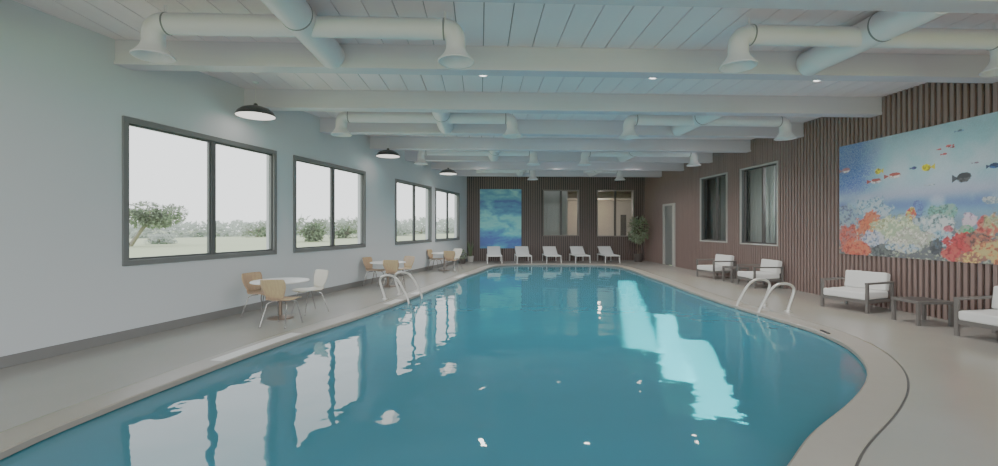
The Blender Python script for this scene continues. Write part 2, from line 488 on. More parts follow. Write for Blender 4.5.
curtain('curtain', 'lighter grey curtain behind the nearer timber wall window, in its right pane', (7.92, 11.86), (7.92, 11.5), .0, 3.35, M['curtainlt'], .012, 3)
curtain('curtain', 'narrow grey curtain at the right edge of the farther timber wall window', (7.92, 14.14), (7.92, 13.62), .0, 3.35, M['curtaindk'], .012, 4)
curtain('curtain', 'dark grey curtain filling the left part of the farther timber wall window', (7.95, 15.3), (7.95, 14.2), .0, 3.35, M['curtaindk2'], .012, 8)
curtain('curtain', 'grey curtain behind the left one of the two far wall windows', (2.6, YB + .4), (4.08, YB + .4), .0, 3.4, M['curtain'], .015, 6)

# ------------------------------------------------------------------ ceiling boards and beams
ce = MB()
sl_ = [(lx(Y0) - .22, Y0), (XR + .3, Y0), (XR + .3, YB + .3), (lx(YB + .3) - .22, YB + .3)]
ce.add([(p[0], p[1], z) for z in (CEIL + .025, CEIL + .15) for p in sl_], [(3, 2, 1, 0), (4, 5, 6, 7), (0, 1, 5, 4), (1, 2, 6, 5), (2, 3, 7, 6), (3, 0, 4, 7)], 1)
x = .045 - .335 * 22
while x < XR:
    x0, x1 = x + .006, x + .329
    ya = Y0
    if x0 < lx(YB): ya = Y0
    # boards run the length of the room and stop behind the slanting wall
    yend = YB + .05
    if x0 < lx(YB): yend = min(yend, LA.y + (x1 - LA.x) * LD.y / LD.x + .02)
    if yend > Y0 + .2 and x0 < XR + .02: ce.box(x0, min(x1, XR + .03), ya, yend, CEIL, CEIL + .03, 0)
    x += .335
struct(ce.build('ceiling', [M['ceil'], M['groove']]))
BY = [6.0 + 2.02 * k for k in range(-3, 7)]
BZ = 3.65
for k, y in enumerate(BY):
    b = MB()
    prof = [(0, CEIL), (0, BZ + .045), (-.014, BZ + .045), (-.014, BZ), (.214, BZ), (.214, BZ + .045), (.2, BZ + .045), (.2, CEIL)]
    q = len(prof)
    b.add([(lx(y + a) - .02, y + a, z) for a, z in prof] + [(XR + .01, y + a, z) for a, z in prof],
          [(i, i + 1, q + i + 1, q + i) for i in range(q - 1)] + [tuple(range(q))[::-1], tuple(range(q, 2 * q))])
    struct(b.build('ceiling_beam', M['beam']))

# ------------------------------------------------------------------ air ducts with bell mouths
def horn(parent, x, y, zc, dirx, tilt):
    """elbow turning down from a cross pipe end at local (x,y,zc), then a flared bell; dirx = which way the pipe arrives from"""
    r = .115; R = .125
    pts = []
    for k in range(9):
        a = PI / 2 * k / 8
        pts.append((x + dirx * R * math.sin(a), y, zc - R + R * math.cos(a)))
    e = pts[-1]
    pts.append((e[0], e[1], e[2] - .07))
    b = MB(); b.tube(pts, r * .97, 20); b.build('elbow', M['duct'], parent)
    rot = Matrix.Translation((e[0], e[1], e[2] - .045)) @ Matrix.Rotation(tilt, 4, 'Y')
    h = MB()
    h.lathe([(r * .95, 0), (r * .97, -.05), (.125, -.09), (.15, -.13), (.18, -.165), (.197, -.185), (.205, -.19), (.207, -.2), (.2, -.208), (.188, -.2), (.165, -.172), (.13, -.13), (.1, -.08), (.09, 0)], 32, 0, (0, 0, 0), rot)
    h.build('diffuser', M['duct'], parent)
def duct(label, y, xa, xb, mainx, mainslope, bells, ya, yb):
    t = thing('air_duct', label, 'duct', (mainx(y), y, 0), 0, 'white ceiling ducts')
    ox = mainx(y); zc = 3.772
    c = MB(); c.tube([(xa - ox, 0, zc), (xb - ox, 0, zc)], .115, 24); c.build('cross_pipe', M['duct'], t)
    p0 = (mainx(ya) - ox, ya - y, 3.806); p1 = (mainx(yb) - ox, yb - y, 3.806)
    c = MB(); n_ = 32; kx = math.hypot(p1[0] - p0[0], p1[1] - p0[1]) / (p1[1] - p0[1])
    vs = [(p[0] + .172 * kx * math.cos(2 * PI * i / n_), p[1], p[2] + .172 * math.sin(2 * PI * i / n_)) for p in (p0, p1) for i in range(n_)]
    c.add(vs, [(i, n_ + i, n_ + (i + 1) % n_, (i + 1) % n_) for i in range(n_)], 0, True)
    c.add(vs[:n_], [tuple(range(n_))]); c.add(vs[n_:], [tuple(range(n_))[::-1]])
    c.build('main_pipe', M['duct'], t)
    for bx, _ in bells:
        c = MB(); c.box(bx - ox - .012, bx - ox + .012, -.004, .004, 3.87, CEIL); c.build('hanger_strap', M['duct'], t)
    dv = (Vector(p1) - Vector(p0)).normalized()
    q = Vector((mainx(y - .22) - ox, -.22, 3.806))
    c = MB(); c.tube([q, q + dv * .018], .176, 28); c.build('collar', M['collar'], t)
    for (bx, dirx) in bells:
        horn(t, bx - ox, 0, zc, dirx, .12 * dirx * 0)
        q = Vector((bx - ox - dirx * .02, 0, zc))
        c = MB(); c.tube([q, q + Vector((.016, 0, 0))], .119, 24); c.build('collar', M['collar'], t)
leftmain = lambda y: lx(y) + 2.82
rightmain = lambda y: 4.6
bayY = [5.05, 9.1, 13.14, 17.18]
nm = ['nearest the front', 'second from the front', 'third from the front', 'closest to the far timber wall']
LL = [-3.5, -2.7, -1.62, -.15]; LRt = [-.4, .54, 1.48, 1.94]
RLf = [3.16, 3.24, 3.27, 4.1]; RRt = [6.2, 6.37, 6.38, 5.4]
for k, y in enumerate(bayY):
    ya, yb = y - .85, y + .93
    ya = BY[[0, 2, 4, 6][k] + 2] + .216; yb = BY[[0, 2, 4, 6][k] + 3] - .016
    bl = [(LL[k], -1), (LRt[k], 1)] if k < 3 else [(LRt[k], 1)]
    duct('white duct with slanted main pipe on the window side, ' + nm[k], y, LL[k], LRt[k], (lambda yy, q=leftmain(yb): q), 0, bl, ya, yb)
    bl = [(RLf[k], -1), (RRt[k], 1)] if k < 3 else [(RRt[k], 1)]
    duct('white duct with bell mouths on the mural side, ' + nm[k], y, RLf[k], RRt[k], rightmain, 0, bl, ya, yb)

# ------------------------------------------------------------------ downlights
def light(name, kind, loc, energy, color=(1, 1, 1), **kw):
    l = bpy.data.lights.new(name, kind); l.energy = energy; l.color = color
    for k, v in kw.items(): setattr(l, k, v)
    o = bpy.data.objects.new(name, l); COL.objects.link(o); o.location = loc
    return o
DL = None
rows = [(7.1, 'the bay behind the first full beam'), (11.35, 'the bay past the second lamp pair of beams'), (15.5, 'the bay nearest the far timber wall')]
rown = ['in the row nearest the front', 'in the middle row', 'in the back row']
coln = {-2.6: 'nearest the white wall', 0.05: 'left of centre', 2.85: 'right of centre', 5.65: 'nearest the timber wall'}
for ri, (y, _) in enumerate(rows):
    for x in (-2.6, .05, 2.85, 5.65):
        if x < 0 and (y < 8 or x < lx(y) + .7): continue
        loc = (x, y, CEIL)
        lab = 'round recessed downlight %s, %s' % (rown[ri], coln[x])
        if DL is None:
            DL = thing('recessed_downlight', lab, 'light', loc, 0, 'recessed ceiling downlights')
            a = MB(); a.lathe([(.075, -.001), (.08, -.012), (.1, -.012), (.108, -.004), (.108, 0)], 24); a.build('trim_ring', M['white'], DL)
            a = MB(); a.lathe([(.0, -.006), (.076, -.006)], 24); a.build('lens', M['spot'], DL)
        else: dup(DL, loc, 0, lab)
        light('downlight_lamp', 'SPOT', (x, y, CEIL - .03), 205, (1, .96, .9), spot_size=2.45, spot_blend=1.0, shadow_soft_size=.07)

# ------------------------------------------------------------------ dome lamps along the window wall
lamp_pts = [(-3.81, 7.65, 'large dark dome lamp hung between the first and second windows, nearest the front'),
            (-2.44, 11.8, 'dark dome lamp hung at the right of the second window, middle of three'),
            (-1.12, 15.55, 'smallest dark dome lamp hung near the far end of the window wall')]
PL = None
for (x, y, lab) in lamp_pts:
    if PL is None:
        PL = thing('dome_lamp', lab, 'lamp', (x, y, CEIL), 0, 'dark dome lamps along the window wall')
        zc = 3.40 - CEIL
        a = MB(); a.lathe([(.305, 0), (.3, .02), (.272, .075), (.21, .125), (.12, .158), (.05, .17), (.035, .178), (.03, .205), (.014, .22), (.0, .22)], 40, 0, (0, 0, zc))
        a.build('lamp_shade', M['shade'], PL, solid=.004)
        a = MB(); a.lathe([(0, .028), (.15, .022), (.27, .012), (.3, .004)], 40, 0, (0, 0, zc)); a.build('lamp_diffuser', M['lampin'], PL)
        a = MB(); a.tube([(0, 0, zc + .21), (0, 0, -.02)], .003, 6); a.build('cord', M['white'], PL)
        a = MB(); a.lathe([(0, -.025), (.045, -.022), (.05, 0)], 20); a.build('ceiling_mount', M['white'], PL)
    else: dup(PL, (x, y, CEIL), 0, lab)
    light('dome_lamp_bulb', 'POINT', (x, y, 3.34), 1.2, (1, .9, .78), shadow_soft_size=.12)

# ------------------------------------------------------------------ numpy pictures
def vnoise(x, y, seed):
    r = np.random.default_rng(seed); g = r.random((64, 64))
    xi = np.floor(x).astype(int); yi = np.floor(y).astype(int); fx = x - xi; fy = y - yi
    fx = fx * fx * (3 - 2 * fx); fy = fy * fy * (3 - 2 * fy)
    G = lambda a, b: g[a % 64, b % 64]
    return (G(xi, yi) * (1 - fx) + G(xi + 1, yi) * fx) * (1 - fy) + (G(xi, yi + 1) * (1 - fx) + G(xi + 1, yi + 1) * fx) * fy
def fbm(x, y, seed, o=4):
    s = 0; a = .5
    for k in range(o): s = s + a * vnoise(x * 2 ** k, y * 2 ** k, seed + k); a *= .5
    return s / (1 - .5 ** o)
def lin(c):
    c = np.asarray(c, float) / 255
    return np.where(c <= .04045, c / 12.92, ((c + .055) / 1.055) ** 2.4)
def picture_mesh(name, W_, H_, nx, ny, rgb, thick, parent):
    """local x = right, z = up, facing -y; front face is a fine grid coloured per corner"""
    X = np.linspace(0, W_, nx + 1); Z = np.linspace(0, H_, ny + 1)
    vs = [(x, 0, z) for z in Z for x in X]
    fs = [(j * (nx + 1) + i, j * (nx + 1) + i + 1, (j + 1) * (nx + 1) + i + 1, (j + 1) * (nx + 1) + i) for j in range(ny) for i in range(nx)]
    b = len(vs)
    vs += [(0, thick, 0), (W_, thick, 0), (W_, thick, H_), (0, thick, H_)]
    c0, c1, c2, c3 = 0, nx, ny * (nx + 1) + nx, ny * (nx + 1)
    fs += [(b, b + 1, c1, c0)[::-1], (b + 1, b + 2, c2, c1)[::-1], (b + 2, b + 3, c3, c2)[::-1], (b + 3, b, c0, c3)[::-1], (b + 3, b + 2, b + 1, b)]
    me = bpy.data.meshes.new(name); me.from_pydata(vs, [], fs)
    at = me.color_attributes.new('paint', 'FLOAT_COLOR', 'POINT')
    col = np.ones((len(vs), 4)); col[:b, :3] = rgb.reshape(-1, 3); col[b:, :3] = rgb.reshape(-1, 3).mean(0)
    at.data.foreach_set('color', col.ravel())
    me.materials.append(M['vcol'])
    o = bpy.data.objects.new(name, me); COL.objects.link(o); o.parent = parent
    return o
# abstract sea painting
nx, ny = 110, 150
gx, gz = np.meshgrid(np.linspace(0, 1.88, nx + 1), np.linspace(0, 2.66, ny + 1))
v = gz / 2.66
a = fbm(gx * 1.1 + 3 * fbm(gx, gz * 2, 11), gz * 3.2 + 1.5 * fbm(gx * .8, gz, 21), 31)
b = fbm(gx * 2.2, gz * 6, 51)
pal = [lin(c) for c in ([50, 104, 176], [66, 146, 190], [104, 186, 204], [150, 212, 212])]
t = np.clip((a - .3) * 1.5 + .18 + (v - .45) * .2 + .3 * np.exp(-((v - .42) / .16) ** 2) - .75 * np.exp(-((v - .1) / .1) ** 2) - .25 * np.exp(-((v - .78) / .08) ** 2) + (b - .5) * .45 + (fbm(gx * 7, gz * 18, 61) - .5) * .3, 0, .999) * 3
rgb = np.zeros(t.shape + (3,))
for k in range(3):
    w = np.clip(t - k, 0, 1)[..., None]; msk = ((t >= k) & (t < k + 1))[..., None]
    rgb = np.where(msk, pal[k] * (1 - w) + pal[k + 1] * w, rgb)
pt = thing('sea_painting', 'tall teal and blue abstract seascape painting on the far dark timber wall', 'painting', (0.0, YB - .035, .58))
picture_mesh('canvas', 1.88, 2.68, nx, ny, rgb, .03, pt)
# reef mural: u to the right along the wall, w upward
MW, MH = 3.75, 2.25; MY = 8.98; MZ = .96
nx, ny = 440, 264
U, Wz = np.meshgrid(np.linspace(0, MW, nx + 1), np.linspace(0, MH, ny + 1))
nse = fbm(U * 3, Wz * 3, 71); fine = fbm(U * 9, Wz * 9, 81, 3); fine2 = fbm(U * 34, Wz * 34, 91, 3); grain = np.random.default_rng(5).random(U.shape)
h = Wz / MH
def mixc(A, B, k): return A * (1 - k[..., None]) + np.asarray(B) * k[..., None]
sm = lambda e0, e1, x: np.clip((x - e0) / (e1 - e0), 0, 1) ** 2 * (3 - 2 * np.clip((x - e0) / (e1 - e0), 0, 1))
img = np.zeros(U.shape + (3,)) + lin([172, 206, 218])
img = mixc(img, lin([196, 214, 226]), sm(.3, .7, nse) * .8)
img = mixc(img, lin([122, 172, 210]), sm(.72, .45, h) * .5)
blue = np.clip(1 - (U - .3 - .3 * nse) / .6, 0, 1) * sm(.48, .56, h)
img = mixc(img, lin([28, 102, 190]), np.clip(blue * (.55 + 1.1 * (grain - .35)), 0, 1))
img = mixc(img, lin([186, 190, 212]), np.exp(-((h - .5) / .08) ** 2) * .8)
img = mixc(img, lin([88, 116, 178]), np.exp(-((h - .42) / .08) ** 2) * sm(.35, .75, nse + .12 + U * .04) * .75)
img = mixc(img, lin([120, 132, 150]), sm(.4, .28, h) * .8)
img = mixc(img, lin([70, 66, 70]), sm(.2, .02, h) * .8)
def blob(u, w, ru, rw, c, c2=None, amt=1.0, rag=.35, spk=.35):
    global img
    d = np.sqrt(((U - u) / ru) ** 2 + ((Wz - w) / rw) ** 2) + (fine - .5) * rag * 2
    d = d + (fine2 - .5) * .35
    k = sm(1.0, .82, d) * amt
    cc = (.5 + .85 * sm(.3, .6, fine2))[..., None] * lin(c) * (1 + (grain[..., None] - .5) * spk * 2)
    if c2 is not None:
        cc = cc * (1 - sm(.45, .6, fbm(U * 22, Wz * 22, int(u * 97) + 3, 2))[..., None]) + lin(c2) * sm(.45, .6, fbm(U * 22, Wz * 22, int(u * 97) + 3, 2))[..., None]
    img = img * (1 - k[..., None]) + np.clip(cc, 0, 1) * k[..., None]
# reef, painted back to front
REEF = [
    (0.790, 0.920, 0.340, 0.190, (150, 172, 190), (190, 206, 212), 0.85, 0.35),
    (0.210, 0.780, 0.260, 0.220, (128, 140, 160), (164, 176, 186), 0.85, 0.35),
    (2.060, 0.810, 0.270, 0.110, (112, 148, 132), (150, 174, 152), 0.85, 0.45),
    (1.680, 0.830, 0.080, 0.160, (96, 120, 176), None, 0.6, 0.4),
    (0.710, 0.560, 0.300, 0.220, (222, 98, 62), (232, 122, 84), 0.95, 0.55),
    (0.190, 0.360, 0.200, 0.210, (206, 88, 70), (178, 120, 112), 0.95, 0.55),
    (1.550, 0.760, 0.080, 0.110, (226, 190, 110), (218, 90, 60), 0.95, 0.6),
    (1.770, 0.620, 0.230, 0.130, (128, 150, 160), (186, 200, 204), 0.9, 0.5),
    (2.000, 0.590, 0.230, 0.140, (152, 172, 176), (214, 220, 220), 0.95, 0.45),
    (2.160, 0.520, 0.070, 0.050, (196, 80, 90), None, 0.85, 0.5),
    (2.090, 0.360, 0.210, 0.120, (134, 164, 186), (190, 206, 212), 0.9, 0.5),
    (1.220, 0.510, 0.430, 0.210, (204, 206, 168), (170, 188, 152), 0.95, 0.4),
    (1.550, 0.340, 0.340, 0.160, (214, 206, 192), (180, 184, 160), 0.95, 0.45),
    (0.810, 0.330, 0.240, 0.150, (158, 170, 196), (212, 210, 214), 0.95, 0.5),
    (2.470, 0.660, 0.100, 0.120, (206, 176, 198), (228, 206, 216), 0.9, 0.55),
    (2.440, 0.520, 0.110, 0.060, (84, 150, 110), (140, 160, 140), 0.85, 0.55),
    (0.430, 0.120, 0.290, 0.160, (228, 92, 66), (238, 124, 92), 0.98, 0.5),
    (0.990, 0.120, 0.200, 0.100, (60, 66, 70), (100, 106, 104), 0.9, 0.5),
    (1.460, 0.180, 0.330, 0.070, (150, 172, 190), (206, 206, 190), 0.9, 0.5),
    (1.970, 0.210, 0.100, 0.120, (52, 60, 70), None, 0.85, 0.5),
    (2.350, 0.280, 0.200, 0.160, (202, 58, 54), (224, 88, 76), 0.97, 0.6),
    (2.220, 0.130, 0.150, 0.100, (190, 56, 56), (224, 96, 84), 0.95, 0.6),
    (2.690, 0.520, 0.130, 0.150, (204, 80, 66), (216, 138, 118), 0.92, 0.6),
    (2.800, 0.630, 0.110, 0.090, (150, 160, 120), (190, 180, 150), 0.8, 0.5),
    (2.570, 0.340, 0.130, 0.100, (96, 84, 80), (186, 104, 88), 0.9, 0.6),
    (2.710, 0.260, 0.170, 0.120, (120, 80, 70), (216, 130, 100), 0.92, 0.6),
    (2.550, 0.080, 0.230, 0.080, (220, 160, 110), (150, 100, 84), 0.95, 0.6),
    (2.810, 0.140, 0.110, 0.110, (226, 140, 100), (200, 110, 84), 0.92, 0.6),
    (2.780, 0.960, 0.110, 0.050, (206, 206, 180), None, 0.5, 0.5),
    (3.2, .55, .35, .34, (196, 180, 150), (216, 110, 90), .95, .5), (3.55, .35, .35, .36, (150, 160, 180), (206, 120, 110), .95, .5), (3.05, .16, .4, .2, (220, 130, 92), (206, 176, 130), .95, .5),
]
FISH = [
    (0.170, 1.730, 0.110, (226, 206, 206), (196, 120, 120), 1, 0.5),
    (0.900, 1.620, 0.070, (228, 196, 66), None, -1, 0.9),
    (0.860, 1.440, 0.120, (226, 216, 216), (186, 80, 66), 1, 0.42),
    (1.240, 1.500, 0.130, (226, 216, 214), (186, 80, 66), 1, 0.42),
    (1.600, 1.590, 0.050, (58, 74, 128), None, 1, 0.6),
    (1.810, 1.570, 0.090, (226, 194, 50), None, -1, 0.75),
    (2.030, 1.840, 0.030, (196, 84, 80), None, 1, 0.5),
    (2.170, 1.870, 0.050, (204, 96, 92), None, -1, 0.5),
    (2.110, 1.750, 0.040, (196, 84, 80), None, 1, 0.5),
    (2.240, 1.840, 0.030, (196, 70, 70), None, 1, 0.5),
    (2.350, 2.080, 0.060, (128, 166, 196), None, 1, 0.35),
    (2.400, 1.330, 0.110, (78, 78, 80), (50, 50, 56), 1, 0.75),
    (2.570, 1.540, 0.040, (150, 130, 150), None, 1, 0.4),
    (2.810, 1.460, 0.070, (30, 92, 150), (24, 54, 92), 1, 0.6),
    (1.890, 1.270, 0.070, (170, 180, 190), None, 1, 0.25),
    (3.3, 1.8, .14, (58, 96, 160), None, 1, .5),
]
blob(1.9, .2, 2.6, .42, (150, 152, 138), (104, 108, 112), .85, .5)
blob(.6, .45, 1.0, .3, (176, 168, 158), (134, 138, 140), .7, .5)
blob(1.6, .6, .8, .22, (150, 166, 168), (118, 130, 136), .8, .5)
for (u_, w_, ru_, rw_, c_, c2_, a_, rag_) in REEF: blob(u_, w_, ru_ * 1.2, rw_ * 1.22, c_, c2_, a_, rag_)
def fish(u, w, s, body, mark=None, dirn=1, tall=.5):
    blob(u, w, s, s * tall, body, None, 1, .1, .2)
    global img
    tx = (U - (u - dirn * s * 1.25)) * dirn
    k = ((tx > -.4 * s) & (tx < .45 * s) & (np.abs(Wz - w) < (.45 * s - tx) * .6 * tall * 1.6)).astype(float)
    img = mixc(img, lin(mark or body), k * .95)
    if mark: 
        k = (np.sqrt(((U - u) / (s * .85)) ** 2 + ((Wz - w - s * tall * .45) / (s * tall * .55)) ** 2) < 1).astype(float)
        img = mixc(img, lin(mark), k * .95)
for f_ in FISH: fish(*f_)
img = img * (.86 + .3 * (np.random.default_rng(8).random(U.shape) - .2) * .5)[..., None]
mu = thing('reef_mural', 'wide printed mural of coral reef and fish on the right timber wall', 'mural', (XR - .012, MY, MZ), -PI / 2)
picture_mesh('print_panel', MW, MH, nx, ny, np.clip(img, 0, 1), .01, mu)

# ------------------------------------------------------------------ cafe chairs and round tables
def shell_rows():
    """side profile (y = depth, front is -y; z up) and half width along it"""
    P = [(-.22, .385, .185), (-.2, .4, .2), (-.12, .405, .215), (0, .398, .215), (.1, .393, .195), (.155, .4, .16), (.19, .425, .14), (.21, .46, .145), (.228, .52, .175), (.246, .6, .2), (.262, .67, .205), (.275, .72, .195), (.28, .735, .17)]
    return P
def shell_mesh(rows):
    K = 8; vs = []
    for (y, z, w) in rows:
        for k in range(K + 1):
            s = -1 + 2 * k / K
            up = z > .45
            dy = -.035 * s * s if up else 0
            dz = 0.012 * s * s if not up else 0
            vs.append((s * w, y + dy, z + dz))
    fs = [(r * (K + 1) + k, r * (K + 1) + k + 1, (r + 1) * (K + 1) + k + 1, (r + 1) * (K + 1) + k) for r in range(len(rows) - 1) for k in range(K)]
    m = MB(); m.add(vs, fs, 0, True); return m
CH = None
def chair(x, y, rz, label, mat):
    """faces local -y"""
    global CH
    if CH is None:
        CH = thing('cafe_chair', label, 'chair', (x, y, 0), rz, 'moulded cafe chairs at the round tables')
        P = shell_rows()
        shell_mesh(P[:7]).build('seat', mat, CH, solid=.012)
        shell_mesh(P[6:]).build('backrest', mat, CH, solid=.012)
        for sx in (-1, 1):
            for (y0, y1) in ((-.06, -.21), (.06, .24)):
                a = MB(); a.tube([(sx * .05, y0 * .6, .375), (sx * .12, y0 * 1.6, .37), (sx * .16, y0 * 2.2, .34), (sx * .205, y1, .012)], .0085, 8)
                a.lathe([(0, 0), (.012, 0), (.012, .018), (0, .02)], 8, 0, (sx * .205, y1, 0))
                a.build('leg', M['chrome'], CH)
        return CH
    return dup(CH, (x, y, 0), rz, label, {'seat': mat, 'backrest': mat})
TB = None
def table(x, y, label):
    global TB
    if TB is None:
        TB = thing('round_table', label, 'table', (x, y, 0), 0, 'white round cafe tables')
        a = MB(); a.lathe([(0, .6), (.43, .6), (.445, .604), (.45, .612), (.445, .622), (.43, .625), (0, .625)], 48); a.build('tabletop', M['white'], TB)
        a = MB(); a.lathe([(.028, .03), (.026, .3), (.028, .57), (.09, .585), (.1, .6), (0, .6)], 20); a.build('pedestal', M['bronze'], TB)
        a = MB(); a.lathe([(0, 0), (.205, 0), (.205, .008), (.18, .016), (.08, .03), (.04, .045), (0, .05)], 36); a.build('foot', M['bronze'], TB)
    else: dup(TB, (x, y, 0), 0, label)
sets = [(-3.33, 7.5, 'front'), (-2.37, 11.45, 'middle'), (-1.26, 15.6, 'far')]
for k, (x, y, nmk) in enumerate(sets):
    where = ['table nearest the front', 'middle round table', 'farthest round table'][k]
    table(x, y, ['white round pedestal table below the first two windows, nearest the front', 'white round pedestal table before the third window, behind the pool ladder',
                 'white round pedestal table under the last window, farthest from the front'][k])
    # left of the table, in front of it and behind it
    chair(x - (.36 if k < 2 else .32), y + .14, math.radians(70), 'wood veneer cafe chair with back to the window wall at the ' + where, M['ply'])
    chair(x + .27, y - .55, math.radians(170), 'wood veneer cafe chair seen from behind at the ' + where, M['ply'])
    if k == 1: chair(x + .3, y + .47, math.radians(-38), 'pale pinkish wood cafe chair facing the front at the ' + where, M['plypink'])
    else: chair(x + .3, y + .47, math.radians(-38), 'cream white cafe chair on the pool side of the ' + where, M['cream'])

# ------------------------------------------------------------------ lounge armchairs
def cushion(x0, x1, y0, y1, z0, z1, mat=None, r=.035):
    m = MB(); m.box(x0, x1, y0, y1, z0, z1, 0, mat); return m
AC = None
def armchair(x, y, rz, label):
    """origin at centre of footprint, faces local -y; width along x"""
    global AC
    if AC is not None: return dup(AC, (x, y, 0), rz, label)
    AC = thing('lounge_armchair', label, 'armchair', (x, y, 0), rz, 'grey framed lounge armchairs with white cushions')
    W2, D2, t = .40, .37, .045
    for sx in (-1, 1):
        xa, xb = (W2 - t, W2) if sx > 0 else (-W2, -W2 + t)
        a = MB(); a.box(xa, xb, -D2, -D2 + t, 0, .5); a.build('leg', M['afarme'], AC, bevel=.004)
        a = MB(); a.box(xa, xb, D2 - t, D2, 0, .5); a.build('leg', M['afarme'], AC, bevel=.004)
        a = MB(); a.box(xa - .006, xb + .006, -D2 - .004, D2 + .004, .5, .535); a.build('armrest', M['afarme'], AC, bevel=.005)
    a = MB()
    a.box(-W2 + t, W2 - t, -D2 + .005, -D2 + t, .17, .225); a.box(-W2 + t, W2 - t, D2 - t, D2 - .005, .17, .225)
    for sx in (-1, 1):
        xa, xb = (W2 - t + .004, W2 - .004) if sx > 0 else (-W2 + .004, -W2 + t - .004)
        a.box(xa, xb, -D2 + t, D2 - t, .17, .225)
    for k in range(4): a.box(-W2 + t + .08 + k * .17, -W2 + t + .14 + k * .17, -D2 + t, D2 - t, .19, .215)
    a.build('seat_frame', M['afarme'], AC, bevel=.003)
    a = MB(); a.box(-W2 + t, W2 - t, D2 - .04, D2 - .01, .42, .46); a.box(-W2 + t, W2 - t, D2 - .04, D2 - .01, .3, .34); a.build('back_frame', M['afarme'], AC, bevel=.003)
    o = cushion(-W2 + t + .004, W2 - t - .004, -D2 - .01, D2 - .06, .226, .36).build('seat_cushion', M['cushion'], AC, bevel=.028)
    o.modifiers['edge'].segments = 4
    rot = Matrix.Translation((0, D2 - .075, .35)) @ Matrix.Rotation(math.radians(-9), 4, 'X')
    o = cushion(-W2 + t + .006, W2 - t - .006, -.085, .04, .005, .33, rot).build('back_cushion', M['cushion'], AC, bevel=.03)
    o.modifiers['edge'].segments = 4
R90 = -PI / 2     # facing the pool (-x)
armchair(7.12, 13.02, R90 + math.radians(9), 'white cushioned grey lounge armchair below the farther timber wall window')
armchair(7.18, 11.02, R90 - math.radians(2), 'white cushioned grey lounge armchair behind the pool ladder rails')
armchair(7.0, 7.9, R90 + math.radians(18), 'white cushioned grey lounge armchair at the left end of the mural')
armchair(7.04, 5.53, R90 + math.radians(9), 'white cushioned lounge armchair cut off by the right edge')
def low_table(name, label, loc, rz, sx, sy, h, t):
    r = thing(name, label, 'table', loc, rz)
    a = MB(); a.box(-sx / 2 + t * .6, sx / 2 - t * .6, -sy / 2 + t * .6, sy / 2 - t * .6, h - .03, h - .004); a.build('tabletop', M['tabletop'], r, bevel=.003)
    a = MB(); a.box(-sx / 2, sx / 2, -sy / 2, -sy / 2 + t, h - t, h); a.box(-sx / 2, sx / 2, sy / 2 - t, sy / 2, h - t, h)
    a.box(-sx / 2, -sx / 2 + t, -sy / 2 + t, sy / 2 - t, h - t, h); a.box(sx / 2 - t, sx / 2, -sy / 2 + t, sy / 2 - t, h - t, h)
    a.build('frame', M['afarme'], r, bevel=.004)
    for i in (-1, 1):
        for j in (-1, 1):
            a = MB(); cx, cy = i * (sx / 2 - t / 2), j * (sy / 2 - t / 2)
            a.box(cx - t / 2, cx + t / 2, cy - t / 2, cy + t / 2, 0, h - t); a.build('leg', M['afarme'], r, bevel=.004)
low_table('side_table', 'small dark side table between the two farther lounge armchairs', (7.12, 11.98, 0), 0, .5, .46, .42, .045)
low_table('coffee_table', 'low dark topped grey coffee table under the reef mural', (6.98, 6.67, 0), math.radians(-4), .53, .48, .375, .045)

# ------------------------------------------------------------------ sun loungers
LG = None
def lounger(x, label):
    """foot end toward the pool (-y), backrest raised by the far wall"""
    global LG
    loc = (x, 19.28, 0)
    if LG is not None: return dup(LG, loc, 0, label)
    LG = thing('sun_lounger', label, 'sun lounger', loc, 0, 'white sun loungers along the far wall')
    w = .3
    a = MB()
    for sx in (-1, 1): a.box(sx * w - .018, sx * w + .018, -.74, .66, .29, .33)
    a.box(-w + .018, w - .018, -.74, -.70, .29, .33); a.box(-w + .018, w - .018, .62, .66, .29, .33)
    a.build('frame', M['lframe'], LG, bevel=.006)
    a = MB(); a.box(-w + .02, w - .02, -.70, .1, .318, .342); a.build('seat', M['lounger'], LG, bevel=.008)
    rot = Matrix.Translation((0, .1, .33)) @ Matrix.Rotation(math.radians(32), 4, 'X')
    a = MB(); a.box(-w + .005, w - .005, 0, .62, -.012, .014, 0, rot); a.build('backrest', M['lounger'], LG, bevel=.008)
    for sx in (-1, 1):
        for y in (-.69, .56):
            a = MB(); a.tube([(sx * w, y, .3), (sx * (w + .01), y + (-.02 if y < 0 else .02), 0)], .018, 10); a.build('leg', M['lframe'], LG)
        a = MB(); a.tube([(sx * (w - .04), .46, .3), (sx * (w - .04), .52, .58)], .01, 8); a.build('back_support', M['lframe'], LG)
for x, l in ((.62, 'white sun lounger in front of the seascape painting, at its left side'), (1.88, 'white sun lounger at the right side of the seascape painting'),
             (3.14, 'white sun lounger below the left window of the far wall, middle of five'), (4.38, 'white sun lounger between the two windows of the far wall'),
             (5.66, 'white sun lounger below the right window, nearest the tall plant')): lounger(x, l)

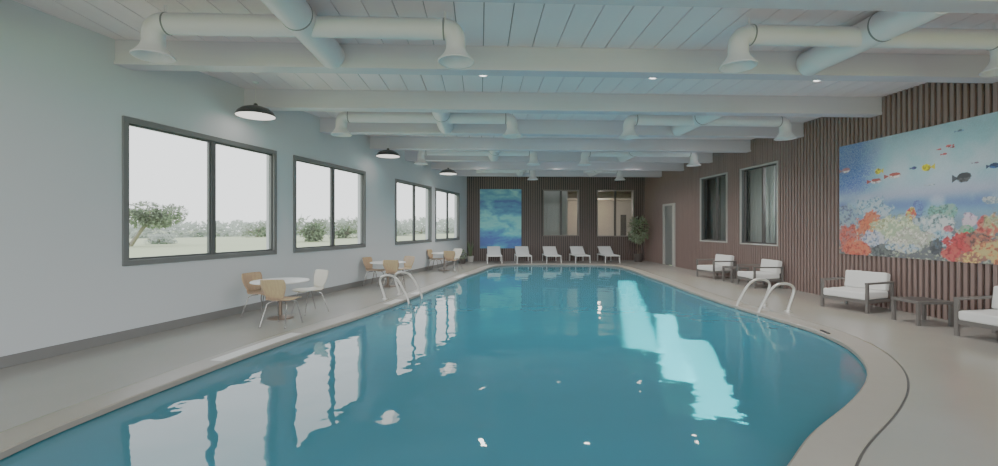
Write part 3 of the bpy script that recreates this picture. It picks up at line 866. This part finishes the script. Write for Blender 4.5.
# ------------------------------------------------------------------ pool ladders
def ladder(label, loc, rz):
    """local +x points from the water onto the deck; the two rails stand 0.66 m apart along y"""
    t = thing('pool_ladder', label, 'pool ladder', loc, rz, 'steel pool ladders')
    prof = [(-.1, -1.0), (-.1, -.5), (-.09, -.1), (-.06, .05), (.03, .22), (.13, .38), (.22, .465), (.32, .505), (.43, .505), (.52, .475), (.565, .42), (.56, .34), (.52, .22), (.475, .1), (.455, .004)]
    sp = []
    P = [Vector((p[0], p[1])) for p in prof]
    for i in range(len(P) - 1):
        p0, p1, p2, p3 = P[max(i - 1, 0)], P[i], P[i + 1], P[min(i + 2, len(P) - 1)]
        for s in range(4):
            u = s / 4
            sp.append(.5 * ((2 * p1) + (p2 - p0) * u + (2 * p0 - 5 * p1 + 4 * p2 - p3) * u * u + (3 * p1 - p0 - 3 * p2 + p3) * u ** 3))
    sp.append(P[-1])
    for y in (-.33, .33):
        a = MB(); a.tube([(q.x, y, q.y) for q in sp], .024, 12); r = a.build('rail', M['steel'], t)
        a = MB(); a.lathe([(.055, .002), (.055, .022), (.03, .035), (.024, .04)], 20, 0, (.455, y, 0)); a.build('anchor_flange', M['steel'], r)
    for z in (-.32, -.6, -.88):
        a = MB(); a.box(-.15, -.05, -.33, .33, z - .015, z + .015); a.build('step', M['steel'], t, bevel=.008)
ladder('steel pool ladder on the timber wall side of the pool', (5.03, 7.95, 0), 0)
ladder('steel pool ladder on the window wall side, before the middle table', (-1.46, 9.5, 0), LROT + PI / 2)

# small dark skimmer mouth set in the coping on the right
sk = MB(); sk.box(-.1, .1, -.018, .018, .0, .016); sk.box(-.085, .085, -.012, .012, .016, .019)
tag(sk.build('skimmer_lid', M['black'], loc=(4.94, 6.1, 0.004), rz=math.radians(78), bevel=.003), 'small black skimmer lid in the curved pool edge', 'skimmer')

# ------------------------------------------------------------------ indoor plants
def leaves(n, cx, cy, cz, rx, ry, rz, ln, wd, seed, shell=.35):
    r = random.Random(seed); m = MB()
    for _ in range(n):
        while True:
            p = Vector((r.uniform(-1, 1), r.uniform(-1, 1), r.uniform(-1, 1)))
            if shell < p.length < 1: break
        base = Vector((cx + p.x * rx, cy + p.y * ry, cz + p.z * rz))
        d = (p.normalized() + Vector((r.uniform(-.8, .8), r.uniform(-.8, .8), r.uniform(-.6, .5)))).normalized()
        s = d.cross(Vector((r.uniform(-.4, .4), r.uniform(-.4, .4), 1))).normalized()
        u = s.cross(d)
        l = ln * r.uniform(.7, 1.25); w = wd * r.uniform(.7, 1.2)
        m.add([base, base + d * l * .45 + s * w + u * w * .3, base + d * l - u * l * .12, base + d * l * .45 - s * w + u * w * .3, base + d * l * .5],
              [(0, 4, 1), (1, 4, 2), (2, 4, 3), (3, 4, 0)], 0, False)
    return m
tp = thing('potted_tree', 'tall leafy potted tree in the corner by the right far window', 'plant', (7.02, 19.25, 0))
a = MB(); a.lathe([(0, 0), (.15, 0), (.17, .02), (.21, .34), (.215, .36), (.195, .36), (.19, .31), (0, .31)], 28); a.build('planter', M['pot'], tp)
a = MB(); a.lathe([(0, .325), (.188, .32)], 24); a.build('soil', M['soil'], tp)
a = MB()
a.tube([(-.03, 0, .3), (-.05, .01, .7), (-.02, 0, 1.1), (.03, .02, 1.6)], .02, 8, radii=[.022, .02, .016, .008])
a.tube([(.03, .02, .3), (.07, 0, .7), (.1, -.02, 1.1), (.2, -.05, 1.5)], .016, 8, radii=[.018, .015, .012, .006])
for k in range(12):
    an = k * 2.4; z = .85 + k * .07
    a.tube([(.02, 0, z), (.22 * math.cos(an), .22 * math.sin(an), z + .2), (.34 * math.cos(an), .34 * math.sin(an), z + .25)], .006, 6, radii=[.009, .006, .003])
a.build('trunk', M['bark'], tp)
mm = leaves(500, 0, 0, 1.42, .43, .42, .55, .15, .045, 3); mm.build('foliage', M['leaf'], tp)
sp_ = thing('potted_snake_plant', 'small upright snake plant in white pot at the far end of the window wall', 'plant', (-.42, 19.45, 0))
a = MB(); a.lathe([(0, 0), (.1, 0), (.12, .02), (.14, .24), (.143, .26), (.125, .26), (.12, .22), (0, .22)], 28); a.build('planter', M['potw'], sp_)
a = MB(); a.lathe([(0, .235), (.12, .23)], 20); a.build('soil', M['soil'], sp_)
a = MB(); r = random.Random(9)
for k in range(15):
    an = r.uniform(0, 2 * PI); b0 = Vector((.06 * math.cos(an), .06 * math.sin(an), .22)); H = r.uniform(.45, .8)
    s = Vector((-math.sin(an), math.cos(an), 0)); o_ = Vector((math.cos(an), math.sin(an), 0))
    vs = []
    for i in range(6):
        t_ = i / 5; w = .032 * (1 - t_ ** 3) + .001
        c = b0 + Vector((0, 0, H * t_)) + o_ * (.1 * t_ * t_)
        vs += [c - s * w, c + o_ * -.006, c + s * w]
    a.add(vs, [(3 * i + j, 3 * i + j + 1, 3 * i + j + 4, 3 * i + j + 3) for i in range(5) for j in (0, 1)], 0, True)
a.build('leaf_cluster', M['leafd'], sp_)
sp2 = thing('potted_shrub', 'low dark potted shrub left of the snake plant by the window wall', 'plant', (-.74, 18.6, 0))
a = MB(); a.lathe([(0, 0), (.09, 0), (.12, .02), (.13, .2), (.12, .21), (.11, .19), (0, .18)], 24); a.build('planter', M['pot'], sp2)
leaves(90, 0, 0, .36, .14, .14, .17, .12, .03, 12, .1).build('foliage', M['leaf'], sp2)

# ------------------------------------------------------------------ outside: dry field, trees, haze-pale far tree line
gd = MB(); K = 36
def gh(x, y):
    d = math.hypot(x + 4, y - 10)
    return -.55 + .9 * math.sin(x * .021 + 1) * min(1, d / 60) + .6 * math.sin(y * .03) * min(1, d / 60)
xs = [-260 + i * 380 / K for i in range(K + 1)]; ysv = [-120 + j * 420 / K for j in range(K + 1)]
gd.add([(x, y, gh(x, y)) for y in ysv for x in xs], [(j * (K + 1) + i, j * (K + 1) + i + 1, (j + 1) * (K + 1) + i + 1, (j + 1) * (K + 1) + i) for j in range(K) for i in range(K)], 0, True)
tag(gd.build('outside_field_ground', M['field']), kind='structure')
YAW = math.atan(19 / 440)
def dirpt(px, dist):
    t = (px - 499) / 440.0
    v = Vector((t * math.cos(YAW) + math.sin(YAW), -t * math.sin(YAW) + math.cos(YAW)))
    return v * dist     # dist = depth along the view axis
def tree(label, px, dist, half, cz, rz, mat, n, seed, lean=0.0, leaf=.26):
    p = dirpt(px, dist); g = gh(p.x, p.y)
    t = thing('tree', label, 'tree', (p.x, p.y, g), 0, 'trees outside the windows')
    a = MB()
    a.tube([(-lean, 0, -.2), (-lean * .6, 0, (cz - g) * .35), (0, 0, cz - g), (half * .2, 0, cz - g + rz * .5)], .1, 8, radii=[.16 * half / 2, .12 * half / 2, .09 * half / 2, .03])
    for k in range(6):
        an = k * 1.05; a.tube([(-lean * .3, 0, (cz - g) * .62), (math.cos(an) * half * .4, math.sin(an) * half * .4, cz - g), (math.cos(an) * half * .75, math.sin(an) * half * .75, cz - g + rz * .3)], .05, 6, radii=[.08, .05, .02])
    a.build('trunk', M['trunk'], t)
    n *= 2; m = MB(); r = random.Random(seed)
    for k in range(9):
        an = r.uniform(0, 2 * PI); rr = half * r.uniform(.15, .62); zz = r.uniform(-.45, .5) * rz
        q = leaves(n // 9, rr * math.cos(an), rr * math.sin(an), cz - g + zz, half * .42, half * .42, rz * .5, leaf, leaf * .36, seed * 31 + k, .0)
        m.add(q.v, q.f)
    m.build('crown', mat, t)
tree('broad leaning flat crowned tree outside the first window', 152, 36, 2.5, 2.55, 1.05, M['hazy'], 1500, 1, 1.9)
tree('pale round bush seen at the foot of the leaning tree outside the first window', 160, 40, 1.3, .3, .8, M['hazier'], 500, 2)
tree('small autumn bush outside the right pane of the first window', 258, 58, 2.2, 1.0, 1.4, M['hazy'], 700, 3)
tree('bushy tree outside the left pane of the second window', 311, 44, 2.1, 1.1, 1.5, M['hazy'], 1100, 4)
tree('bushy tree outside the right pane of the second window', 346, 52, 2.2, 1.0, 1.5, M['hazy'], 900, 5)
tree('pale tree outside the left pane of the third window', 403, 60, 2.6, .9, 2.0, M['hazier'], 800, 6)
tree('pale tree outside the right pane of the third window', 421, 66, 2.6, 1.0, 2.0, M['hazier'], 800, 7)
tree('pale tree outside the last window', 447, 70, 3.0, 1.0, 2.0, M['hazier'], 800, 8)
tl = MB(); r = random.Random(40)
for k in range(90):
    px = 40 + k * 5.2; p = dirpt(px, r.uniform(110, 135)); g = gh(p.x, p.y)
    q = leaves(70, p.x, p.y, g + 1.6, 3.2, 3.2, r.uniform(1.6, 2.8), 1.5, .6, 100 + k, .0); tl.add(q.v, q.f)
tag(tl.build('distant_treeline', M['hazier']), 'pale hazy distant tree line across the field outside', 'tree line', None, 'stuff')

# ------------------------------------------------------------------ light
w = bpy.data.worlds.new('overcast sky'); scene.world = w; w.use_nodes = True
nt = w.node_tree; bg = nt.nodes['Background']
tc = nt.nodes.new('ShaderNodeTexCoord'); sx_ = nt.nodes.new('ShaderNodeSeparateXYZ'); rp = nt.nodes.new('ShaderNodeValToRGB')
nt.links.new(tc.outputs['Generated'], sx_.inputs[0]); nt.links.new(sx_.outputs['Z'], rp.inputs[0]); nt.links.new(rp.outputs[0], bg.inputs[0])
rp.color_ramp.elements[0].color = (.93, .96, .96, 1); rp.color_ramp.elements[1].color = (.86, .93, 1.0, 1)
bg.inputs[1].default_value = 2.6
light('lounge_lamp', 'POINT', (6.2, 23.0, 2.6), 30, (1, .88, .76), shadow_soft_size=.2)
light('lounge_lamp', 'POINT', (3.6, 22.6, 2.6), 14, (1, .92, .82), shadow_soft_size=.2)
light('office_fill', 'POINT', (9.6, 16.2, 2.6), 40, (.95, 1, 1), shadow_soft_size=.2)  # this and the next: unseen lights added to brighten the curtains from behind
light('office_fill', 'POINT', (8.6, 10.1, 2.6), 70, (.95, 1, 1), shadow_soft_size=.2)

# added unseen lights, no real fixtures, throwing long pale strips onto the pool's right part
def strip_light(p0, p1, width, energy, seed):
    p0, p1 = Vector(p0), Vector(p1); dv = p1 - p0
    o = light('added_strip_light', 'AREA', ((p0.x + p1.x) / 2, (p0.y + p1.y) / 2, 3.3), energy, (1, 1, .96), shape='RECTANGLE', size=dv.length * 1.05, size_y=width * 1.7, spread=math.radians(.45))
    o.rotation_euler.z = math.atan2(dv.y, dv.x)
    l = o.data; l.use_nodes = True
    N, L = l.node_tree.nodes, l.node_tree.links
    em = N['Emission']
    ge = N.new('ShaderNodeNewGeometry'); sx = N.new('ShaderNodeSeparateXYZ'); L.new(ge.outputs['Parametric'], sx.inputs[0])
    gp = N.new('ShaderNodeMapping'); gp.inputs['Location'].default_value = (seed * 3.7, 0, 0); gp.inputs['Scale'].default_value = (dv.length * 13, width * 5.0, 1)
    L.new(ge.outputs['Parametric'], gp.inputs[0])
    nz = N.new('ShaderNodeTexNoise'); nz.inputs['Scale'].default_value = 1.0; nz.inputs['Detail'].default_value = 3.0; nz.inputs['Roughness'].default_value = .62
    L.new(gp.outputs[0], nz.inputs['Vector'])
    def M_(op, a, b=None):
        q = N.new('ShaderNodeMath'); q.operation = op
        for i, v in enumerate((a, b)):
            if v is None: continue
            if isinstance(v, (int, float)): q.inputs[i].default_value = v
            else: L.new(v, q.inputs[i])
        return q.outputs[0]
    dist = M_('ABSOLUTE', M_('SUBTRACT', sx.outputs['Y'], .5))
    d2 = M_('ADD', dist, M_('MULTIPLY', M_('SUBTRACT', nz.outputs['Fac'], .5), .62))
    end = M_('ABSOLUTE', M_('SUBTRACT', sx.outputs['X'], .5))
    on = M_('MULTIPLY', M_('LESS_THAN', d2, .29), M_('LESS_THAN', M_('ADD', end, M_('MULTIPLY', M_('SUBTRACT', nz.outputs['Fac'], .5), .2)), .47))
    L.new(on, em.inputs[1])
STRIP = 62
strip_light((1.95, 3.5), (3.0, 6.0), .34, STRIP * .6, 1)
strip_light((2.03, 4.4), (3.32, 7.8), .3, STRIP, 2)
strip_light((2.08, 5.5), (4.3, 12.8), .44, STRIP * 2, 3)

# ------------------------------------------------------------------ camera and picture settings
cam = bpy.data.cameras.new('camera'); co = bpy.data.objects.new('camera', cam); COL.objects.link(co)
cam.sensor_width = 36; cam.lens = 36 * 440 / 998; cam.shift_y = -5 / 998
co.location = (0, 0, 1.5); co.rotation_euler = (PI / 2, 0, -YAW)
cam.clip_start = .05; cam.clip_end = 1000
scene.camera = co
vs_ = scene.view_settings; vs_.view_transform = 'Standard'; vs_.look = 'None'
vs_.use_curve_mapping = True
cm = vs_.curve_mapping; cm.white_level = (4, 4, 4); cm.use_clip = False; cm.extend = 'HORIZONTAL'
cv = cm.curves[3]
tone = [(0, 0), (.0157, .048), (.035, .09), (.0625, .14), (.1, .2), (.2, .335), (.4, .44), (.8, .54), (1.5, .62), (2.5, .69), (4.0, .75)]
cv.points[0].location = (0, 0); cv.points[1].location = (1, tone[-1][1])
for (a_, b_) in tone[1:-1]: cv.points.new(a_ / 4, b_)
cm.update()
cy = scene.cycles
cy.max_bounces = 8; cy.diffuse_bounces = 4; cy.glossy_bounces = 4; cy.transparent_max_bounces = 12
cy.sample_clamp_indirect = 5; cy.caustics_reflective = False; cy.caustics_refractive = False
cy.use_denoising = True
